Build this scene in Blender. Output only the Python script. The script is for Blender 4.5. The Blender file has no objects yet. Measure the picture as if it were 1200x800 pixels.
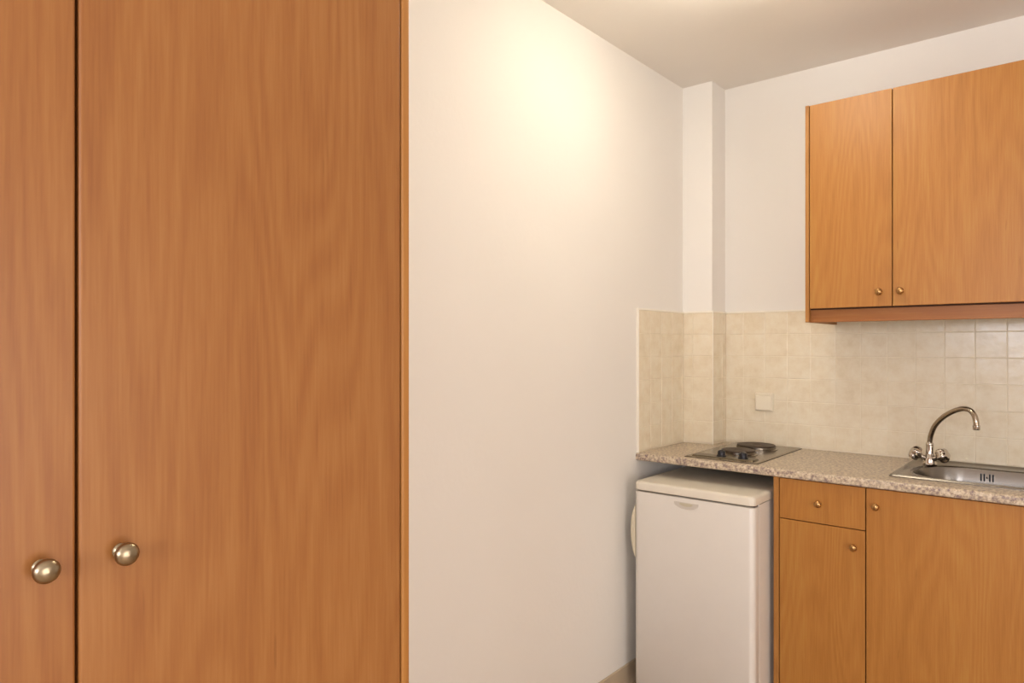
import bpy, bmesh, math, random
from mathutils import Vector, Matrix
random.seed(7)
scene = bpy.context.scene
COL = scene.collection
R = math.radians

# ------------------------------------------------------------------ camera
cam_d = bpy.data.cameras.new('camera')
cam = bpy.data.objects.new('camera', cam_d); COL.objects.link(cam)
cam.location = (0, 0, 1.3323)
cam.rotation_euler = (R(90), 0, R(40.19))
cam_d.sensor_width = 36.0
cam_d.lens = 810.22 / 1200 * 36
cam_d.shift_y = 6.45 / 1200
cam_d.clip_start = 0.02
scene.camera = cam

# ------------------------------------------------------------------ view, world, daylight
scene.view_settings.view_transform = 'Standard'
scene.view_settings.look = 'None'
scene.view_settings.gamma = 1.0
scene.view_settings.use_curve_mapping = False
scene.view_settings.exposure = 0.39

world = bpy.data.worlds.new('world'); scene.world = world
world.use_nodes = True
wbg = world.node_tree.nodes['Background']
wbg.inputs['Color'].default_value = (0.45, 0.65, 1.0, 1)
wbg.inputs['Strength'].default_value = 0.6

LAMP_POS = (-0.785, 1.93)
LAMP_STRENGTH = 21.0
LAMP_COLOR = (1.0, 0.94, 0.79)
WINDOW_POWER = 52.0
TILE_SHEEN_POWER = 14.0
FILL_POWER = 31.0
DAY_COLOR = (0.90, 0.91, 1.0)
FILL_COLOR = (1.0, 0.88, 0.78)

def area_light(name, loc, rot, sx, sy, power, color):
    d = bpy.data.lights.new(name, 'AREA'); d.shape = 'RECTANGLE'
    d.size = sx; d.size_y = sy; d.energy = power; d.color = color
    o = bpy.data.objects.new(name, d); COL.objects.link(o)
    o.location = loc; o.rotation_euler = rot
    return o

# daylight through the rear window; added lights for tile sheen and right fill
area_light('rear_window_daylight', (0.52, -2.58, 1.62), (R(90), 0, 0), 0.95, 1.0, WINDOW_POWER, DAY_COLOR)
area_light('tile_sheen_light', (-.66, -2.58, 1.62), (R(90), 0, 0), 0.56, 0.46, TILE_SHEEN_POWER, DAY_COLOR)
area_light('right_side_fill', (1.88, 0.2, 1.0), (R(90), 0, R(90)), 1.3, 1.3, FILL_POWER, FILL_COLOR)

# ------------------------------------------------------------------ measures
A = 1.4378          # left wall at x = -A
Y = 3.0487          # rear kitchen wall
C = 2.5089          # ceiling
FL = -0.022         # floor
YC = 2.9082         # front of the boxed-in corner
XC = -A + 0.1401    # its right side
XR, YB = 1.80, -2.50
HC = 0.9006         # worktop
T = 1.4849          # top of tiles
P = 0.0965          # tile pitch

# ------------------------------------------------------------------ materials
def new_mat(name):
    m = bpy.data.materials.new(name); m.use_nodes = True
    nt = m.node_tree
    return m, nt, nt.nodes['Principled BSDF']

def N(nt, kind, **kw):
    n = nt.nodes.new(kind)
    for k, v in kw.items():
        setattr(n, k, v)
    return n

def sc(r, g, b):
    f = lambda c: ((c / 255) / 12.92) if c / 255 <= .04045 else (((c / 255) + .055) / 1.055) ** 2.4
    return (f(r), f(g), f(b), 1)

def ramp(nt, pts):
    r = N(nt, 'ShaderNodeValToRGB')
    e = r.color_ramp.elements
    while len(e) < len(pts): e.new(0.5)
    for i, (p, c) in enumerate(pts):
        e[i].position = p; e[i].color = c
    return r

def bump(nt, bsdf, height, strength, dist):
    b = N(nt, 'ShaderNodeBump'); b.inputs['Strength'].default_value = strength
    b.inputs['Distance'].default_value = dist
    nt.links.new(height, b.inputs['Height']); nt.links.new(b.outputs[0], bsdf.inputs['Normal'])
    return b

def plain(name, col, rough=.5, metal=0.0, coat=0.0, noise=0.0, spec=.5):
    m, nt, b = new_mat(name)
    b.inputs['Roughness'].default_value = rough
    b.inputs['Metallic'].default_value = metal
    b.inputs['Coat Weight'].default_value = coat
    b.inputs['Specular IOR Level'].default_value = spec
    tc = N(nt, 'ShaderNodeTexCoord'); no = N(nt, 'ShaderNodeTexNoise'); no.inputs['Scale'].default_value = 14
    no.inputs['Detail'].default_value = 3
    nt.links.new(tc.outputs['Object'], no.inputs['Vector'])
    a = tuple(c * (1 - noise) for c in col[:3]) + (1,)
    z = tuple(min(1, c * (1 + noise)) for c in col[:3]) + (1,)
    r = ramp(nt, [(.3, a), (.7, z)])
    nt.links.new(no.outputs['Fac'], r.inputs[0]); nt.links.new(r.outputs[0], b.inputs['Base Color'])
    return m

def wood(name, base, dark, light, horizontal=False, contrast=.82, rough=.42):
    m, nt, b = new_mat(name)
    L = nt.links.new
    tc = N(nt, 'ShaderNodeTexCoord'); oi = N(nt, 'ShaderNodeObjectInfo')
    sp = N(nt, 'ShaderNodeSeparateXYZ'); L(tc.outputs['Object'], sp.inputs[0])
    ad = N(nt, 'ShaderNodeMath', operation='ADD')
    if horizontal:
        L(sp.outputs['Y'], ad.inputs[0]); L(sp.outputs['Z'], ad.inputs[1]); along = sp.outputs['X']
    else:
        L(sp.outputs['X'], ad.inputs[0]); L(sp.outputs['Y'], ad.inputs[1]); along = sp.outputs['Z']
    rnd = N(nt, 'ShaderNodeMath', operation='MULTIPLY'); rnd.inputs[1].default_value = 37.0
    L(oi.outputs['Random'], rnd.inputs[0])
    def vec(su, sv):
        a = N(nt, 'ShaderNodeMath', operation='MULTIPLY'); a.inputs[1].default_value = su; L(ad.outputs[0], a.inputs[0])
        c = N(nt, 'ShaderNodeMath', operation='MULTIPLY'); c.inputs[1].default_value = sv; L(along, c.inputs[0])
        v = N(nt, 'ShaderNodeCombineXYZ'); L(a.outputs[0], v.inputs[0]); L(c.outputs[0], v.inputs[1]); L(rnd.outputs[0], v.inputs[2])
        return v.outputs[0]
    def noise(v, detail, rough_=.5, dist=0.0):
        n = N(nt, 'ShaderNodeTexNoise'); n.inputs['Scale'].default_value = 1; n.inputs['Detail'].default_value = detail
        n.inputs['Roughness'].default_value = rough_; n.inputs['Distortion'].default_value = dist
        L(v, n.inputs['Vector']); return n.outputs['Fac']
    fine = noise(vec(230, 8), 3, .6)
    med = noise(vec(34, 2.6), 3, .6, .7)
    broad = noise(vec(5, .9), 2, .5, .3)
    # flowing cathedral figure: contour lines of a slow, tall noise
    fig = noise(vec(7.0, .8), 1.0, .4, .1)
    fm = N(nt, 'ShaderNodeMath', operation='MULTIPLY'); fm.inputs[1].default_value = 95; L(fig, fm.inputs[0])
    fs = N(nt, 'ShaderNodeMath', operation='SINE'); L(fm.outputs[0], fs.inputs[0])
    def scale(sock, k):
        q = N(nt, 'ShaderNodeMath', operation='MULTIPLY'); q.inputs[1].default_value = k; L(sock, q.inputs[0]); return q.outputs[0]
    def add(a, c):
        q = N(nt, 'ShaderNodeMath', operation='ADD'); L(a, q.inputs[0]); L(c, q.inputs[1]); return q.outputs[0]
    tot = add(add(scale(fine, .62 * contrast), scale(med, .36 * contrast)), add(scale(broad, .42 * contrast), scale(fs.outputs[0], .075 * contrast)))
    off = N(nt, 'ShaderNodeMath', operation='ADD'); off.inputs[1].default_value = .5 - .70 * contrast; L(tot, off.inputs[0])
    r = ramp(nt, [(.22, dark), (.5, base), (.78, light)])
    L(off.outputs[0], r.inputs[0])
    # short dark pores / flecks
    fl = noise(vec(95, 9), 1, .4)
    fr = ramp(nt, [(.74, (0, 0, 0, 1)), (.80, (1, 1, 1, 1))]); L(fl, fr.inputs[0])
    fk = scale(fr.outputs[0], .35)
    mx = N(nt, 'ShaderNodeMix', data_type='RGBA'); mx.inputs['B'].default_value = tuple(c * .72 for c in dark[:3]) + (1,)
    L(fk, mx.inputs['Factor']); L(r.outputs[0], mx.inputs['A']); L(mx.outputs['Result'], b.inputs['Base Color'])
    b.inputs['Roughness'].default_value = rough
    b.inputs['Specular IOR Level'].default_value = .45
    bump(nt, b, fine, .08, .0006)
    return m

BASE, DARK, LIGHT = sc(177, 119, 53), sc(161, 104, 42), sc(186, 135, 64)
M_WOOD = wood('beech_laminate', BASE, DARK, LIGHT)
M_WARD = wood('wardrobe_beech_laminate', sc(155, 101, 50), sc(140, 85, 40), sc(166, 114, 62), contrast=.85)
M_WOODH = wood('beech_laminate_lengthwise', sc(153, 95, 42), sc(138, 81, 34), sc(164, 109, 54), horizontal=True)
M_EDGE = wood('beech_edge_band', sc(173, 118, 57), sc(159, 104, 44), sc(184, 131, 67))
M_DARK = plain('dark_carcass_interior', sc(58, 34, 20), .8)

def wall_mat(name, col, bumpk=.10):
    m, nt, b = new_mat(name); L = nt.links.new
    tc = N(nt, 'ShaderNodeTexCoord')
    n = N(nt, 'ShaderNodeTexNoise'); n.inputs['Scale'].default_value = 60; n.inputs['Detail'].default_value = 4
    n2 = N(nt, 'ShaderNodeTexNoise'); n2.inputs['Scale'].default_value = 1.5; n2.inputs['Detail'].default_value = 2
    L(tc.outputs['Object'], n.inputs['Vector']); L(tc.outputs['Object'], n2.inputs['Vector'])
    r = ramp(nt, [(.3, tuple(c * .97 for c in col[:3]) + (1,)), (.7, col)])
    L(n2.outputs['Fac'], r.inputs[0]); L(r.outputs[0], b.inputs['Base Color'])
    b.inputs['Roughness'].default_value = .85
    b.inputs['Specular IOR Level'].default_value = .25
    bump(nt, b, n.outputs['Fac'], bumpk, .002)
    return m
M_WALL = wall_mat('painted_plaster', sc(244, 240, 233), .22)
M_CEIL = wall_mat('ceiling_plaster', sc(244, 239, 231), .12)

def tile_mat(name):
    m, nt, b = new_mat(name); L = nt.links.new
    tc = N(nt, 'ShaderNodeTexCoord')
    n = N(nt, 'ShaderNodeTexNoise'); n.inputs['Scale'].default_value = 22; n.inputs['Detail'].default_value = 5; n.inputs['Roughness'].default_value = .65
    w = N(nt, 'ShaderNodeTexNoise'); w.inputs['Scale'].default_value = 38; w.inputs['Detail'].default_value = 2
    L(tc.outputs['Object'], n.inputs['Vector']); L(tc.outputs['Object'], w.inputs['Vector'])
    r = ramp(nt, [(.30, sc(228, 213, 184)), (.48, sc(235, 222, 196)), (.7, sc(240, 230, 207))])
    L(n.outputs['Fac'], r.inputs[0]); L(r.outputs[0], b.inputs['Base Color'])
    b.inputs['Roughness'].default_value = .19
    b.inputs['Specular IOR Level'].default_value = .5
    bump(nt, b, w.outputs['Fac'], .28, .0022)
    return m
M_TILE = tile_mat('cream_glazed_tile')
M_GROUT = plain('cream_grout', sc(236, 224, 200), .8, noise=.03)
M_TRIM = plain('cream_tile_trim', sc(250, 244, 230), .45)

def counter_mat():
    m, nt, b = new_mat('speckled_stone_laminate'); L = nt.links.new
    tc = N(nt, 'ShaderNodeTexCoord')
    n = N(nt, 'ShaderNodeTexNoise'); n.inputs['Scale'].default_value = 105; n.inputs['Detail'].default_value = 3; n.inputs['Roughness'].default_value = .6
    L(tc.outputs['Object'], n.inputs['Vector'])
    r = ramp(nt, [(.30, sc(122, 101, 106)), (.42, sc(168, 150, 134)), (.54, sc(204, 187, 158)), (.68, sc(222, 208, 190))])
    L(n.outputs['Fac'], r.inputs[0])
    n2 = N(nt, 'ShaderNodeTexNoise'); n2.inputs['Scale'].default_value = 230; n2.inputs['Detail'].default_value = 1
    L(tc.outputs['Object'], n2.inputs['Vector'])
    r2 = ramp(nt, [(.60, (0, 0, 0, 1)), (.70, (.5, .5, .5, 1))]); L(n2.outputs['Fac'], r2.inputs[0])
    mx = N(nt, 'ShaderNodeMix', data_type='RGBA'); mx.inputs['B'].default_value = sc(124, 92, 90)
    L(r2.outputs[0], mx.inputs['Factor']); L(r.outputs[0], mx.inputs['A']); L(mx.outputs['Result'], b.inputs['Base Color'])
    b.inputs['Roughness'].default_value = .30
    bump(nt, b, n2.outputs['Fac'], .1, .0006)
    return m
M_COUNTER = counter_mat()

def steel(name, col, rough, streak=(1, 1, 1), k=.12):
    m, nt, b = new_mat(name); L = nt.links.new
    tc = N(nt, 'ShaderNodeTexCoord'); mp = N(nt, 'ShaderNodeMapping'); mp.inputs['Scale'].default_value = streak
    n = N(nt, 'ShaderNodeTexNoise'); n.inputs['Scale'].default_value = 40; n.inputs['Detail'].default_value = 3
    L(tc.outputs['Object'], mp.inputs['Vector']); L(mp.outputs[0], n.inputs['Vector'])
    b.inputs['Base Color'].default_value = col
    b.inputs['Metallic'].default_value = 1
    mr = N(nt, 'ShaderNodeMapRange'); mr.inputs['To Min'].default_value = rough * (1 - k); mr.inputs['To Max'].default_value = rough * (1 + k)
    L(n.outputs['Fac'], mr.inputs['Value']); L(mr.outputs[0], b.inputs['Roughness'])
    return m
M_STEEL = steel('brushed_stainless_steel', sc(152, 144, 132), .24, (1, 12, 12))
M_BASIN = steel('brushed_steel_basin', sc(134, 128, 120), .25, (1, 12, 12))
M_PANEL_REFLECT = steel('steel_panel_reflection', sc(112, 102, 84), .3)  # hob control panel: its dark reflection is put into the colour
M_CHROME = steel('polished_chrome', sc(200, 192, 182), .08)
M_SPOUT = steel('satin_chrome', sc(170, 156, 138), .20)
M_BRASS = steel('aged_brass', sc(178, 138, 88), .28)
M_NICKEL = steel('warm_satin_nickel', sc(158, 143, 118), .30)
M_FRIDGE = plain('white_enamel', sc(226, 220, 210), .32, noise=.01)
M_SLAB = plain('top_board_plastic', sc(228, 220, 203), .42, noise=.015)  # near white, slightly yellower than the door enamel
M_HANDLE = plain('cream_plastic', sc(226, 216, 190), .4)
M_SEAL = plain('dark_rubber_seal', sc(60, 46, 34), .7)
M_BLACK = plain('black_plastic', sc(26, 26, 32), .35)
M_PLATE = plain('cast_iron_hotplate', sc(70, 56, 44), .5, metal=.3, noise=.15)
M_SOCKET = plain('cream_socket_plastic', sc(240, 230, 208), .35)
M_BASEB = plain('beige_skirting_tile', sc(196, 178, 152), .35, noise=.06)
M_BADGE = plain('pearl_grey_badge', sc(206, 198, 186), .35)
M_BADGE2 = plain('pale_gold_badge', sc(196, 186, 160), .35)
M_WHITE = plain('white_window_paint', sc(235, 235, 232), .4)

def floor_mat():
    m, nt, b = new_mat('grey_floor_tiles'); L = nt.links.new
    tc = N(nt, 'ShaderNodeTexCoord'); br = N(nt, 'ShaderNodeTexBrick')
    br.offset = 0; br.inputs['Scale'].default_value = 1
    br.inputs['Brick Width'].default_value = .33; br.inputs['Row Height'].default_value = .33; br.inputs['Mortar Size'].default_value = .004
    br.inputs['Color1'].default_value = sc(186, 160, 130); br.inputs['Color2'].default_value = sc(180, 154, 124); br.inputs['Mortar'].default_value = sc(130, 120, 108)
    L(tc.outputs['Object'], br.inputs['Vector']); L(br.outputs['Color'], b.inputs['Base Color'])
    b.inputs['Roughness'].default_value = .35
    return m
M_FLOOR = floor_mat()

def lamp_mat():
    m, nt, b = new_mat('glowing_opal_glass')
    b.inputs['Base Color'].default_value = (.9, .85, .75, 1)
    b.inputs['Emission Color'].default_value = LAMP_COLOR + (1,)
    b.inputs['Emission Strength'].default_value = LAMP_STRENGTH
    return m
M_LAMP = lamp_mat()

def glass_mat():
    m = bpy.data.materials.new('window_glass'); m.use_nodes = True; nt = m.node_tree; nt.nodes.clear()
    out = N(nt, 'ShaderNodeOutputMaterial'); t = N(nt, 'ShaderNodeBsdfTransparent'); g = N(nt, 'ShaderNodeBsdfGlossy')
    g.inputs['Roughness'].default_value = .02
    mx = N(nt, 'ShaderNodeMixShader'); mx.inputs[0].default_value = .06
    nt.links.new(t.outputs[0], mx.inputs[1]); nt.links.new(g.outputs[0], mx.inputs[2]); nt.links.new(mx.outputs[0], out.inputs[0])
    return m
M_GLASS = glass_mat()

# ------------------------------------------------------------------ mesh helpers (all coordinates are world coordinates)
def add_box(bm, x0, x1, y0, y1, z0, z1, bev=0.0, seg=2, mi=0):
    vs = [bm.verts.new(p) for p in [(x0, y0, z0), (x1, y0, z0), (x1, y1, z0), (x0, y1, z0), (x0, y0, z1), (x1, y0, z1), (x1, y1, z1), (x0, y1, z1)]]
    fs = [bm.faces.new([vs[i] for i in f]) for f in [(0, 3, 2, 1), (4, 5, 6, 7), (0, 1, 5, 4), (1, 2, 6, 5), (2, 3, 7, 6), (3, 0, 4, 7)]]
    for f in fs: f.material_index = mi
    if bev > 0:
        es = list({e for f in fs for e in f.edges})
        r = bmesh.ops.bevel(bm, geom=es, offset=bev, segments=seg, profile=.5, affect='EDGES')
        for f in r['faces']: f.material_index = mi
    return bm

def box(x0, x1, y0, y1, z0, z1, bev=0.0, seg=2):
    return add_box(bmesh.new(), x0, x1, y0, y1, z0, z1, bev, seg)

def rrect(x0, x1, y0, y1, r, n=8):
    pts = []
    for cx, cy, a0 in [(x1 - r, y1 - r, 0), (x0 + r, y1 - r, 90), (x0 + r, y0 + r, 180), (x1 - r, y0 + r, 270)]:
        for i in range(n + 1):
            a = R(a0 + 90 * i / n)
            pts.append((cx + r * math.cos(a), cy + r * math.sin(a)))
    return pts

def loft(bm, loops, cap0=True, cap1=True, mi=0):
    rings = [[bm.verts.new(p) for p in lp] for lp in loops]
    n = len(rings[0])
    for a, b in zip(rings, rings[1:]):
        for i in range(n):
            j = (i + 1) % n
            bm.faces.new((a[i], a[j], b[j], b[i])).material_index = mi
    if cap0: bm.faces.new(list(reversed(rings[0]))).material_index = mi
    if cap1: bm.faces.new(rings[-1]).material_index = mi
    return bm

def zloops(specs, n=8):
    return [[(x, y, z) for x, y in rrect(x0, x1, y0, y1, r, n)] for (x0, x1, y0, y1, r, z) in specs]

def lathe(bm, origin, axis, prof, n=32, mi=0):
    ax = Vector(axis).normalized()
    u = ax.orthogonal().normalized(); v = ax.cross(u)
    o = Vector(origin)
    loops = []
    for r, h in prof:
        r = max(r, 1e-5)
        loops.append([tuple(o + ax * h + (u * math.cos(2 * math.pi * i / n) + v * math.sin(2 * math.pi * i / n)) * r) for i in range(n)])
    return loft(bm, loops, mi=mi)

def tube(bm, pts, rad, n=20, mi=0):
    P_ = [Vector(p) for p in pts]
    rad = rad if isinstance(rad, (list, tuple)) else [rad] * len(P_)
    loops = []; up = None
    for i, p in enumerate(P_):
        t = (P_[min(i + 1, len(P_) - 1)] - P_[max(i - 1, 0)]).normalized()
        if up is None: up = t.orthogonal().normalized()
        up = (up - t * up.dot(t)).normalized(); w = t.cross(up)
        loops.append([tuple(p + (up * math.cos(2 * math.pi * k / n) + w * math.sin(2 * math.pi * k / n)) * rad[i]) for k in range(n)])
    return loft(bm, loops, mi=mi)

def spline(pts, k=6):
    out = []
    V = [Vector(p) for p in pts]; V = [V[0] * 2 - V[1]] + V + [V[-1] * 2 - V[-2]]
    for i in range(1, len(V) - 2):
        for j in range(k):
            t = j / k; a, b, c, d = V[i - 1:i + 3]
            out.append(.5 * ((2 * b) + (c - a) * t + (2 * a - 5 * b + 4 * c - d) * t * t + (3 * b - a - 3 * c + d) * t ** 3))
    out.append(V[-2]); return out

def obj(name, bm, mat, parent=None, smooth=False, label=None):
    bmesh.ops.recalc_face_normals(bm, faces=bm.faces)
    if parent is not None:
        bmesh.ops.translate(bm, vec=-parent_origin(parent), verts=bm.verts)
    me = bpy.data.meshes.new(name); bm.to_mesh(me); bm.free()
    for m in (mat if isinstance(mat, (list, tuple)) else [mat]): me.materials.append(m)
    if smooth:
        me.polygons.foreach_set('use_smooth', [True] * len(me.polygons))
        me.set_sharp_from_angle(angle=R(38))
    o = bpy.data.objects.new(name, me); COL.objects.link(o)
    if parent is not None: o.parent = parent
    if label: o['label'] = label
    return o

def parent_origin(p):
    v = Vector((0, 0, 0))
    while p is not None:
        v += p.location; p = p.parent
    return v

def tag(o, label, cat, group=None):
    o['label'] = label; o['category'] = cat
    if group: o['group'] = group
    return o

def thing(name, label, cat, loc, group=None):
    o = bpy.data.objects.new(name, None); COL.objects.link(o); o.location = loc; o.empty_display_size = .05
    return tag(o, label, cat, group)

def struct(name, bm, mat, parent=None, smooth=False):
    o = obj(name, bm, mat, parent, smooth)
    if parent is None: o['kind'] = 'structure'
    return o

# ------------------------------------------------------------------ the room
W = .15
struct('floor', box(-A - W, XR + W, YB - W, Y + W, FL - .1, FL), M_FLOOR)
struct('ceiling', box(-A - W, XR + W, YB - W, Y + W, C, C + .1), M_CEIL)
struct('wall_left', box(-A - W, -A, YB, Y, FL, C), M_WALL)
struct('wall_back', box(-A - W, XR + W, Y, Y + W, FL, C), M_WALL)
struct('wall_corner', box(-A, XC, YC, Y, FL, C), M_WALL)       # boxed-in pipe chase in the kitchen corner
# wall behind the camera with its window opening
bm = bmesh.new()
wx0, wx1, wz0, wz1 = 0.0, 1.05, 1.10, 2.15
vx0, vx1, vz0, vz1 = -.96, -.36, 1.37, 1.87  # second opening, added for the sheen on the tiles
add_box(bm, -A - W, vx0, YB - W, YB, FL, C); add_box(bm, vx1, wx0, YB - W, YB, FL, C); add_box(bm, wx1, XR + W, YB - W, YB, FL, C)
add_box(bm, wx0, wx1, YB - W, YB, FL, wz0); add_box(bm, wx0, wx1, YB - W, YB, wz1, C)
add_box(bm, vx0, vx1, YB - W, YB, FL, vz0); add_box(bm, vx0, vx1, YB - W, YB, vz1, C)
struct('wall_rear', bm, M_WALL)
bm = bmesh.new()
for x in (wx0, (wx0 + wx1) / 2 - .03, wx1 - .06): add_box(bm, x, x + .06, YB - .1, YB - .05, wz0, wz1, .004)
for z in (wz0, wz1 - .06): add_box(bm, wx0, wx1, YB - .098, YB - .052, z, z + .06, .004)
w1 = struct('window_1', bm, M_WHITE)
obj('pane', box(wx0 + .05, wx1 - .05, YB - .078, YB - .072, wz0 + .05, wz1 - .05), M_GLASS, w1)
bm = bmesh.new()
for x in (vx0, vx1 - .03): add_box(bm, x, x + .03, YB - .07, YB - .03, vz0, vz1, .004)
for z in (vz0, vz1 - .03): add_box(bm, vx0, vx1, YB - .068, YB - .032, z, z + .03, .004)
w2 = struct('sheen_window', bm, M_WHITE)
obj('pane', box(vx0 + .02, vx1 - .02, YB - .053, YB - .048, vz0 + .02, vz1 - .02), M_GLASS, w2)
# wall on the right with an unseen door opening added for the fill light
dy0, dy1, dz1 = -.5, .9, 2.15
bm = bmesh.new()
add_box(bm, XR, XR + W, YB, dy0, FL, C); add_box(bm, XR, XR + W, dy1, Y, FL, C); add_box(bm, XR, XR + W, dy0, dy1, dz1, C)
struct('wall_right', bm, M_WALL)
bm = bmesh.new()
for y in (dy0, .17, dy1 - .06): add_box(bm, XR + .03, XR + .07, y, y + .06, FL + .002, dz1, .004)
for z in (FL + .002, dz1 - .06): add_box(bm, XR + .032, XR + .068, dy0, dy1, z, z + .06, .004)
d1 = struct('fill_door', bm, M_WHITE)
obj('pane', box(XR + .047, XR + .053, dy0 + .05, dy1 - .05, FL + .06, dz1 - .05), M_GLASS, d1)
# skirting
bm = bmesh.new()
add_box(bm, -A, -A + .009, .76, YC, FL, .0645, .002)
struct('baseboard_left', bm, M_BASEB)
struct('baseboard_back', box(XC, XR, Y - .009, Y, FL, .0645, .002), M_BASEB)

# ------------------------------------------------------------------ tiled splashback (one continuous skin of cream tiles)
TH = .008
Z0 = HC + .0005
spl = thing('tiled_splashback', 'cream square tile splashback running round the corner above the worktop', 'splashback', (-A + .2, 2.6, Z0))
bm = bmesh.new()
yt = 2.4992
GX0 = -0.6295                        # one vertical joint on the rear wall
def tile_face(bm, u0, u1, z0, z1, place):
    """one cushion-edged tile; place(u, d, z) -> world, d = height off the wall"""
    g = .0012; b = .0016
    a0, a1, c0, c1 = u0 + g, u1 - g, z0 + g, z1 - g
    if a1 - a0 < .004 or c1 - c0 < .004: return
    tu, tz = random.uniform(-.0003, .0003), random.uniform(-.0003, .0003)
    def ring(i, d, tilt=0):
        q = [(a0 + i, c0 + i, -1, -1), (a1 - i, c0 + i, 1, -1), (a1 - i, c1 - i, 1, 1), (a0 + i, c1 - i, -1, 1)]
        return [bm.verts.new(place(u, d + tilt * (su * tu + sz * tz), z)) for u, z, su, sz in q]
    rs = [ring(0, TH - .0030), ring(0, TH - .0010), ring(b * .4, TH - .0003, 1), ring(b, TH, 1)]
    for a, c in zip(rs, rs[1:]):
        for k in range(4): bm.faces.new((a[k], a[(k + 1) % 4], c[(k + 1) % 4], c[k]))
    bm.faces.new(rs[-1])
rows = [(max(Z0, T - P * (i + 1)), T - P * i) for i in range(7)]
rows = [r for r in rows if r[1] > Z0 + .004]
def cols(u0, u1, start, rev=False):
    out = []; k = math.floor((u0 - start) / P)
    while start + k * P < u1 - 1e-6:
        a, b = max(u0, start + k * P), min(u1, start + (k + 1) * P)
        if b - a > .004: out.append((a, b))
        k += 1
    return out
XRT = 0.55
for z0, z1 in rows:
    for a, b in cols(yt, YC - TH, yt): tile_face(bm, a, b, z0, z1, lambda u, d, z: (-A + d, u, z))
    for a, b in cols(-A + TH, XC + TH, XC + TH - P): tile_face(bm, a, b, z0, z1, lambda u, d, z: (u, YC - d, z))
    for a, b in cols(YC - TH, Y - TH, YC - TH): tile_face(bm, a, b, z0, z1, lambda u, d, z: (XC + d, u, z))
    for a, b in cols(XC + TH, XRT, GX0): tile_face(bm, a, b, z0, z1, lambda u, d, z: (u, Y - d, z))
obj('tiles', bm, M_TILE, spl)
bm = bmesh.new(); e = TH - .0013
add_box(bm, -A, -A + e, yt, YC, Z0, T); add_box(bm, -A + e, XC + e, YC - e, YC, Z0, T)
add_box(bm, XC, XC + e, YC, Y, Z0, T); add_box(bm, XC + e, XRT, Y - e, Y, Z0, T)
obj('grout', bm, M_GROUT, spl)
bm = bmesh.new(); t2 = TH + .001; k = .007
add_box(bm, -A, -A + t2, yt - k, yt, Z0 - .008, T + k, .001)
add_box(bm, -A, -A + t2, yt, YC - t2, T, T + k, .001); add_box(bm, -A, XC + t2, YC - t2, YC, T, T + k, .001)
add_box(bm, XC, XC + t2, YC, Y - t2, T, T + k, .001); add_box(bm, XC, XRT, Y - t2, Y, T, T + k, .001)
add_box(bm, XC + TH - .0015, XC + TH + .0008, YC - TH - .0008, YC - TH + .0015, Z0, T, .0006)
obj('edge_trim', bm, M_TRIM, spl)

# ------------------------------------------------------------------ electrical socket cover
sx0, sx1, sz0, sz1 = -1.153, -1.075, 1.052, 1.131
ys = Y - TH - .0012
so = thing('wall_socket', 'square cream covered wall socket on the tiles above the hob', 'wall socket', ((sx0 + sx1) / 2, ys, sz0))
def yloops(x0, x1, z0, z1, r, ys_, n=5):
    return [[(x, y_, z) for x, z in rrect(x0 + i, x1 - i, z0 + i, z1 - i, max(r - i, .001), n)] for y_, i in ys_]
obj('back_plate', loft(bmesh.new(), yloops(sx0, sx1, sz0, sz1, .005, [(ys, 0), (ys - .007, 0), (ys - .009, .002)])), M_SOCKET, so, True)
obj('cover_flap', loft(bmesh.new(), yloops(sx0 + .004, sx1 - .004, sz0 + .003, sz1 - .010, .004, [(ys - .009, .001), (ys - .015, 0), (ys - .018, .003)])), M_SOCKET, so, True)
obj('hinge', box(sx0 + .010, sx1 - .010, ys - .0130, ys - .009, sz1 - .0085, sz1 - .0045, .001), M_SOCKET, so)

# ------------------------------------------------------------------ worktop
YF = 2.4848; TK = .0302
wt = thing('worktop', 'speckled beige and mauve worktop running wall to wall over fridge and cupboards', 'worktop', (-A + .3, 2.7, HC - TK))
SX0, SX1, SY0, SY1 = -.531, -.005, 2.577, 3.030       # sink rim
WX1 = XRT
bm = bmesh.new()
# front strip with a rolled (postformed) nose
r1, r2 = .012, .006
prof = [(SY0 + .02, HC - TK), (YF + r2, HC - TK)]
for i in range(1, 5):
    a = R(90 * i / 4); prof.append((YF + r2 - r2 * math.sin(a), HC - TK + r2 - r2 * math.cos(a)))
for i in range(0, 7):
    a = R(90 * i / 6); prof.append((YF + r1 - r1 * math.cos(a), HC - r1 + r1 * math.sin(a)))
prof.append((SY0 + .02, HC))
XL = -A + .0005
loft(bm, [[(XL, y, z) for y, z in prof], [(WX1, y, z) for y, z in prof]])
ym, yk = SY0 + .02, SY1 - .02
add_box(bm, XL, SX0 + .02, ym, YC - .0005, HC - TK, HC)
add_box(bm, XC + .0005, SX0 + .02, YC - .0005, Y - .0005, HC - TK, HC)
add_box(bm, SX0 + .02, SX1 - .02, yk, Y - .0005, HC - TK, HC)
add_box(bm, SX1 - .02, WX1, ym, Y - .0005, HC - TK, HC)
o = obj('slab', bm, M_COUNTER, wt, True)

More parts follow.
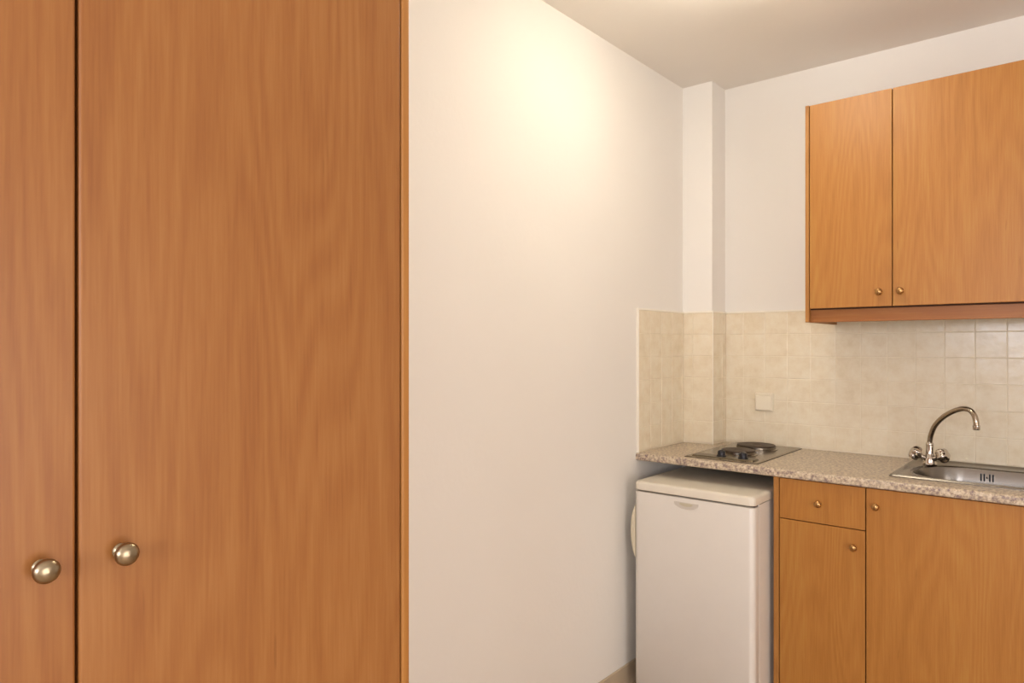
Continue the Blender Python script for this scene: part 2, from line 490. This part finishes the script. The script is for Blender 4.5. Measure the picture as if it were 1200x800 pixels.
# ------------------------------------------------------------------ knobs
KP = [(0, 0), (.0060, 0), (.0062, .001), (.0042, .003), (.0036, .008), (.0046, .012), (.0088, .0145), (.0112, .0175), (.0122, .0212), (.0118, .0245), (.0098, .0275), (.0062, .0293), (0, .030)]
WKP = [(0, 0), (.0098, 0), (.0100, .0015), (.0075, .003), (.0058, .006), (.0056, .011), (.0075, .0145), (.0125, .0175), (.0150, .021), (.0152, .0245), (.0135, .028), (.0100, .0305), (.0055, .032), (0, .0325)]
WKP = [(a * .84, b * .86) for a, b in WKP]
def knob(pos, axis, prof, mat, parent):
    return obj('knob', lathe(bmesh.new(), pos, axis, prof), mat, parent, True)

# ------------------------------------------------------------------ base cupboards
DY = 2.500; DTK = .018; ZT = HC - TK - .004
def base_unit(name, label, x0, x1, edge, fronts):
    """x0..x1 outside, edge = visible left side panel width"""
    t = thing(name, label, 'kitchen cabinet', ((x0 + x1) / 2, 2.76, FL))
    yb = DY + DTK + .002
    top = HC - TK - .0005
    if edge:
        obj('side_panel', box(x0, x0 + edge, DY - .002, Y - .02, FL, top, .0015), M_EDGE, t)
    else:
        obj('side_panel', box(x0 + .001, x0 + .017, yb, Y - .02, FL, top), M_DARK, t)
    obj('side_panel', box(x1 - .017, x1 - .001, yb, Y - .02, FL, top), M_DARK, t)
    obj('bottom_panel', box(x0 + max(edge, .017), x1 - .017, yb, Y - .02, .075, .093), M_DARK, t)
    obj('back_panel', box(x0 + max(edge, .017), x1 - .017, Y - .028, Y - .02, .093, HC - .2), M_DARK, t)
    obj('front_rail', box(x0 + max(edge, .017), x1 - .017, yb, yb + .05, top - .017, top - .001), M_DARK, t)
    obj('plinth', box(x0 + max(edge, .017), x1 - .017, DY + .05, DY + .066, FL, .075), M_WOODH, t)
    for nm, a, b, c, d, kx, kz in fronts:
        p = obj(nm, box(a, b, DY, DY + DTK, c, d, .0012), M_WOOD, t)
        knob((kx, DY, kz), (0, -1, 0), KP, M_BRASS, p)
    return t
base_unit('base_cabinet', 'narrow beech floor cabinet with a drawer above a door, beside the fridge', -.8835, -.5815, .0185,
          [('drawer', -.8625, -.5835, .7255, ZT, -.7275, .7945), ('door', -.8625, -.5835, .082, .7225, -.6155, .6665)])
base_unit('sink_cabinet', 'wide beech floor cabinet with one large door, under the steel sink', -.5810, .0250, 0,
          [('door', -.5800, .0235, .082, ZT, -.5490, .8115)])

# ------------------------------------------------------------------ wall cabinet
UY = 2.6723; UZ0, UZ1 = 1.4237, 2.2288
ux0, ux1 = -.8275, .012
wc = thing('wall_cabinet', 'beech two-door wall cabinet hung above the sink and the tiles', 'wall cabinet', ((ux0 + ux1) / 2, Y - .01, UZ0))
yw = Y - TH - .0035
obj('side_panel', box(ux0, ux0 + .013, UY - .001, yw, UZ0, UZ1, .0012), M_EDGE, wc)
obj('side_panel', box(ux1 - .016, ux1, UY - .001, yw, UZ0, UZ1, .0012), M_EDGE, wc)
xa, xb = ux0 + .013, ux1 - .016
obj('top_panel', box(xa, xb, UY + .020, yw, UZ1 - .018, UZ1 - .001), M_EDGE, wc)
obj('bottom_panel', box(xa, xb, UY + .020, yw, 1.470, 1.486), M_DARK, wc)
obj('back_panel', box(xa, xb, yw - .006, yw, 1.486, UZ1 - .018), M_DARK, wc)
obj('divider', box(-.546, -.530, UY + .020, yw - .006, 1.486, UZ1 - .018), M_DARK, wc)
obj('light_rail', box(xa, xb, UY + .022, UY + .040, UZ0, 1.470, .0015), M_WOODH, wc)
for a, b, kx in [(xa + .0025, -.5392, -.5765), (-.5360, xb - .0025, -.5105)]:
    p = obj('door', box(a, b, UY, UY + .018, 1.4745, UZ1 - .002, .0012), M_WOOD, wc)
    knob((kx, UY, 1.524), (0, -1, 0), KP, M_BRASS, p)

# ------------------------------------------------------------------ hob
hx0, hx1, hy0, hy1 = -1.2395, -.952, 2.521, 3.030
hob = thing('electric_hob', 'small steel two-plate electric hob set in the worktop corner', 'hob', ((hx0 + hx1) / 2, (hy0 + hy1) / 2, HC))
h0 = HC + .0003
cx = (hx0 + hx1) / 2
obj('gasket', loft(bmesh.new(), zloops([(hx0 - .0018, hx1 + .0018, hy0 - .0018, hy1 + .0010, .005, h0 - .0002), (hx0 - .0018, hx1 + .0018, hy0 - .0018, hy1 + .0010, .005, h0 + .0010)], 3)), M_SEAL, hob)
obj('top_plate', loft(bmesh.new(), zloops([(hx0, hx1, hy0, hy1, .004, h0 + .0011), (hx0, hx1, hy0, hy1, .004, h0 + .0022), (hx0 + .006, hx1 - .006, hy0 + .006, hy1 - .006, .004, h0 + .0050), (hx0 + .012, hx1 - .012, hy0 + .012, hy1 - .012, .004, h0 + .0042)], 3)), M_STEEL, hob, True)
hz = h0 + .0042
obj('control_panel', loft(bmesh.new(), zloops([(hx0 + .020, hx1 - .020, 2.538, 2.602, .006, hz), (hx0 + .024, hx1 - .024, 2.541, 2.598, .006, hz + .0050)], 3)), M_PANEL_REFLECT, hob, True)
for kx in (-1.108, -1.022):
    bm = lathe(bmesh.new(), (kx, 2.568, hz + .0051), (0, 0, 1), [(0, 0), (.0185, 0), (.0185, .003), (.0150, .006), (.0140, .019), (.0125, .021), (0, .021)])
    add_box(bm, kx - .0035, kx + .0035, 2.568 - .0155, 2.568 + .0155, hz + .012, hz + .0295, .0015)
    obj('control_knob', bm, M_BLACK, hob, True)
for py, r in ((2.885, .080), (2.695, .068)):
    ring = obj('plate_ring', lathe(bmesh.new(), (cx + .003, py, hz + .0001), (0, 0, 1), [(0, 0), (r + .006, 0), (r + .006, .002), (r - .001, .0045), (r - .001, .0125), (r - .004, .0128), (0, .0128)], 48), M_STEEL, hob, True)
    prof = [(0, 0), (r - .003, 0), (r - .003, .0035), (r - .006, .005)]
    for q in range(4):
        rr = r - .012 - q * .010
        prof += [(rr + .001, .005), (rr, .0046), (rr - .001, .005)]
    prof += [(.018, .005), (.016, .0038), (0, .0038)]
    obj('hotplate', lathe(bmesh.new(), (cx + .003, py, hz + .0130), (0, 0, 1), prof, 48), M_PLATE, ring, True, 'dark iron hotplate')

# ------------------------------------------------------------------ sink
sk = thing('kitchen_sink', 'brushed steel sink bowl let into the worktop beneath the wall cabinet', 'sink', ((SX0 + SX1) / 2, (SY0 + SY1) / 2, HC))
bx0, bx1, by0, by1, br = -.487, -.050, 2.614, 2.935, .13
z = HC + .0004
def ins(i, zz, r=None): return (bx0 + i, bx1 - i, by0 + i, by1 - i, (br if r is None else r) - min(i, .06), zz)
spec = [(SX0, SX1, SY0, SY1, .012, z), (SX0, SX1, SY0, SY1, .012, z + .002), (SX0 + .004, SX1 - .004, SY0 + .004, SY1 - .004, .012, z + .0065),
        (SX0 + .010, SX1 - .010, SY0 + .010, SY1 - .010, .012, z + .0055), (SX0 + .016, SX1 - .016, SY0 + .014, SY1 - .016, .014, z + .0020),
        ins(-.014, z + .0018), ins(-.008, z + .0030), ins(-.003, z + .0030), ins(.001, z + .0010), ins(.004, z - .004), ins(.010, z - .060), ins(.018, z - .120), ins(.028, z - .148), ins(.050, z - .160), ins(.085, z - .163)]
obj('basin', loft(bmesh.new(), zloops(spec, 12), cap0=False), M_BASIN, sk, True)
yo = by1 - .0086
bm = bmesh.new()
for dx in (-.019, -.0095, .0065, .0160):
    xo = -.2905 + dx
    loft(bm, [[(x, y_, zz) for x, zz in rrect(xo - .0022, xo + .0022, .8605, .8870, .002, 4)] for y_ in (yo + .006, yo - .0022)])
obj('overflow_slots', bm, M_BLACK, sk)
obj('overflow_screw', lathe(bmesh.new(), (-.292, yo + .002, .874), (0, -1, 0), [(0, 0), (.0030, 0), (.0030, .0035), (.002, .0045), (0, .0045)], 16), M_CHROME, sk, True)
obj('drain', lathe(bmesh.new(), (-.27, 2.775, z - .1629), (0, 0, 1), [(0, 0), (.040, 0), (.038, .002), (.030, .0022), (.028, .0008), (0, .0008)], 32), M_CHROME, sk, True)

# ------------------------------------------------------------------ tap
tx, ty = -.462, 2.900
tz = HC + .0062 - .0018
tap = thing('mixer_tap', 'chrome two-handle mixer tap with swan neck at the sink corner', 'tap', (tx, ty, tz))
obj('body', lathe(bmesh.new(), (tx, ty, tz), (0, 0, 1), [(0, 0), (.0235, 0), (.0240, .003), (.0215, .007), (.0215, .016), (.0205, .026), (.0150, .033), (.0128, .042), (.0125, .064), (.0125, .070), (0, .071)]), M_CHROME, tap, True)
D = Vector((.155, -.10, 0)).normalized()
path = [(0, .968), (.0008, .990), (.006, 1.015), (.020, 1.046), (.043, 1.0725), (.072, 1.0945), (.105, 1.1115), (.135, 1.1195), (.158, 1.1160), (.173, 1.1020), (.180, 1.0830), (.1815, 1.066)]
pts = [(tx + D.x * s, ty + D.y * s, zz) for s, zz in path]
sp_ = obj('spout', tube(bmesh.new(), spline(pts, 6), .0088), M_SPOUT, tap, True)
e0 = Vector(pts[-1])
obj('aerator', lathe(bmesh.new(), (e0.x, e0.y, e0.z + .002), (.02, -.01, -1), [(0, 0), (.0100, 0), (.0112, .001), (.0112, .015), (.0105, .016), (.0085, .016), (.0083, .013), (0, .013)]), M_CHROME, tap, True)
obj('spout_collar', lathe(bmesh.new(), (tx, ty, tz + .0705), (0, 0, 1), [(0, 0), (.0125, 0), (.0130, .004), (.0120, .009), (.0100, .011), (0, .011)]), M_CHROME, tap, True)
for s in (-1, 1):
    ax = Vector((s * .84, -.30, .46)).normalized()
    b0 = Vector((tx, ty, tz + .016)) + ax * .014
    h = obj('handle', lathe(bmesh.new(), b0, ax, [(0, 0), (.0100, 0), (.0095, .006), (.0082, .012), (.0085, .016), (.0120, .019), (.0125, .021), (0, .021)]), M_CHROME, tap, True)
    # lobed grip
    u = ax.orthogonal().normalized(); v = ax.cross(u); loops = []; n = 60
    for rr, hh in [(.012, .0212), (.0185, .0240), (.0210, .0290), (.0215, .0360), (.0200, .0420), (.0160, .0465), (.0100, .0490), (.0030, .0500)]:
        hh = .0212 + (hh - .0212) * 1.25
        loops.append([tuple(b0 + ax * hh + (u * math.cos(2 * math.pi * i / n) + v * math.sin(2 * math.pi * i / n)) * rr * 1.15 * (1 + .12 * math.cos(5 * 2 * math.pi * i / n) * min(1, rr / .018))) for i in range(n)])
    obj('grip', loft(bmesh.new(), loops), M_CHROME, h, True)

# ------------------------------------------------------------------ fridge
fx0, fx1, fy0, fy1 = -1.3735, -.9000, 2.360, 2.860
ftop = .8130
fr = thing('fridge', 'small white under-counter fridge standing in the gap below the worktop', 'fridge', ((fx0 + fx1) / 2, (fy0 + fy1) / 2, FL))
dy_ = fy0 + .045
obj('body', loft(bmesh.new(), zloops([(fx0 + .002, fx1 - .002, dy_ + .004, fy1, .008, FL + .03), (fx0 + .002, fx1 - .002, dy_ + .004, fy1, .008, ftop - .0345)], 4)), M_FRIDGE, fr, True)
def fridge_slab():
    n = 8
    sp = [(fx0 + .004, fx1 - .004, fy0 + .004, fy1 + .005, .018, ftop - .0335), (fx0, fx1, fy0, fy1 + .008, .022, ftop - .031), (fx0, fx1, fy0, fy1 + .008, .022, ftop - .010),
          (fx0 + .0015, fx1 - .0015, fy0 + .0015, fy1 + .0065, .021, ftop - .005), (fx0 + .006, fx1 - .006, fy0 + .006, fy1 + .004, .018, ftop - .001), (fx0 + .014, fx1 - .014, fy0 + .014, fy1 - .004, .014, ftop)]
    return loft(bmesh.new(), zloops(sp, n))
obj('top_board', fridge_slab(), M_SLAB, fr, True, 'thick cream top board with rounded corners')
# door: rounded front vertical edges
def door_loop(zz, i=0):
    r = .020
    pts = [(fx1 - .001 - i, dy_), (fx0 + .001 + i, dy_)]
    for k in range(7):
        a = R(180 + 90 * k / 6); pts.append((fx0 + .001 + i + r + r * math.cos(a), fy0 + i + r + r * math.sin(a)))
    for k in range(7):
        a = R(270 + 90 * k / 6); pts.append((fx1 - .001 - i - r + r * math.cos(a), fy0 + i + r + r * math.sin(a)))
    return [(x, y, zz) for x, y in pts]
dt = ftop - .0385
door = obj('door', loft(bmesh.new(), [door_loop(FL + .045, .003), door_loop(FL + .049), door_loop(dt - .004), door_loop(dt - .001, .001), door_loop(dt, .004)]), M_FRIDGE, fr, True)
obj('seal', box(fx0 + .006, fx1 - .006, fy0 + .020, dy_ + .004, dt + .0002, ftop - .0338), M_SEAL, fr)
obj('gasket', box(fx0 + .010, fx1 - .010, dy_, dy_ + .004, FL + .05, dt), M_SEAL, fr)
# curved grip standing out from the left edge of the door
ha, hb = .515, .718
loops = []
nseg = 24
for i in range(nseg + 1):
    t_ = i / nseg; zz = ha + (hb - ha) * t_
    u_ = 2 * t_ - 1
    w_ = .0008 + .0220 * (1 - abs(u_) ** 2.2) ** .85
    xs = fx0 + .0009
    loops.append([(xs, fy0 + .010, zz), (xs - w_ * .6, fy0 + .0085, zz), (xs - w_ * .95, fy0 + .012, zz), (xs - w_, fy0 + .018, zz), (xs - w_ * .95, fy0 + .024, zz), (xs - w_ * .6, fy0 + .028, zz), (xs, fy0 + .029, zz)])
obj('handle', loft(bmesh.new(), loops), M_HANDLE, door, True, 'cream crescent-shaped side grip')
# faint maker's badge: flat-topped shallow bowl shape with a small inner bar
def badge(x0, x1, ztop, depth, y0, y1):
    lp = []
    n = 20
    outline = [(x0, ztop), (x0 + .001, ztop + .004), (x1 - .001, ztop + .004), (x1, ztop)]
    for i in range(1, n):
        a = math.pi * i / n
        outline.append(((x0 + x1) / 2 + (x1 - x0) / 2 * math.cos(a), ztop - depth * math.sin(a)))
    return loft(bmesh.new(), [[(x, y0, zz) for x, zz in outline], [(x, y1, zz) for x, zz in outline]])
bd = obj('badge', badge(-1.203, -1.105, .755, .021, fy0 + .0005, fy0 - .0010), M_BADGE, door)
obj('badge_bar', badge(-1.180, -1.128, .7515, .007, fy0 - .0010, fy0 - .0014), M_BADGE2, bd)
bm = bmesh.new()
for x in (fx0 + .04, fx1 - .04):
    for y_ in (dy_ + .05, fy1 - .05):
        obj('foot', lathe(bmesh.new(), (x, y_, FL), (0, 0, 1), [(0, 0), (.018, 0), (.018, .012), (.008, .014), (.008, .0302), (0, .0302)], 16), M_BLACK, fr, True)

# ------------------------------------------------------------------ wardrobe
KW = .84
wfx = -KW; wy1 = .882 * KW; wtop = 2.40
wb0 = -A + .001
wd = thing('wardrobe', 'tall beech two-door wardrobe against the left wall, filling the left foreground', 'wardrobe', (-1.14, .27, FL))
pt = .0165; gy = .8605 * KW
wy0 = -.232
obj('side_panel', box(wb0, wfx, gy + .0016, wy1, FL, wtop, .0038, 3), M_EDGE, wd)
obj('side_panel', box(wb0, wfx, wy0, wy0 + pt, FL, wtop, .0038, 3), M_EDGE, wd)
ya, yb_ = wy0 + pt, gy + .0016
dx0 = wfx - .018
obj('top_panel', box(wb0, dx0 - .002, ya, yb_, wtop - .018, wtop), M_EDGE, wd)
obj('back_panel', box(wb0, wb0 + .006, ya, yb_, .08, wtop - .018), M_DARK, wd)
obj('bottom_panel', box(wb0 + .006, dx0 - .002, ya, yb_, .06, .078), M_DARK, wd)
obj('plinth', box(dx0 - .02, dx0 - .004, ya, yb_, FL, .06), M_WARD, wd)
obj('divider', box(wb0 + .006, dx0 - .002, .3175 * KW - .008, .3175 * KW + .008, .078, wtop - .018), M_DARK, wd)
ky = (.2330, .3100)
kz = (1.103, 1.103)
for (a, b), kyy, kzz in zip([(ya + .003, .3163 * KW), (.3202 * KW, gy - .0012)], ky, kz):
    p = obj('door', box(dx0, wfx, a, b, .064, wtop - .002, .0030, 3), M_WARD, wd)
    knob((wfx, kyy, kzz), (1, 0, 0), WKP, M_NICKEL, p)

# ------------------------------------------------------------------ ceiling lamp (just above the frame; its glow shows on the ceiling)
lx, ly = LAMP_POS
cl = thing('ceiling_lamp', 'round opal glass lamp on the ceiling', 'ceiling lamp', (lx, ly, C))
obj('base', lathe(bmesh.new(), (lx, ly, C - .0005), (0, 0, -1), [(0, 0), (.050, 0), (.050, .008), (.020, .014), (.014, .018), (.014, .046), (0, .046)], 48), M_WHITE, cl, True)
obj('glass_shade', lathe(bmesh.new(), (lx, ly, C - .040), (0, 0, -1), [(0, 0), (.055, .003), (.100, .014), (.124, .030), (.130, .043), (.124, .056), (.100, .072), (.055, .083), (0, .086)], 48), M_LAMP, cl, True)
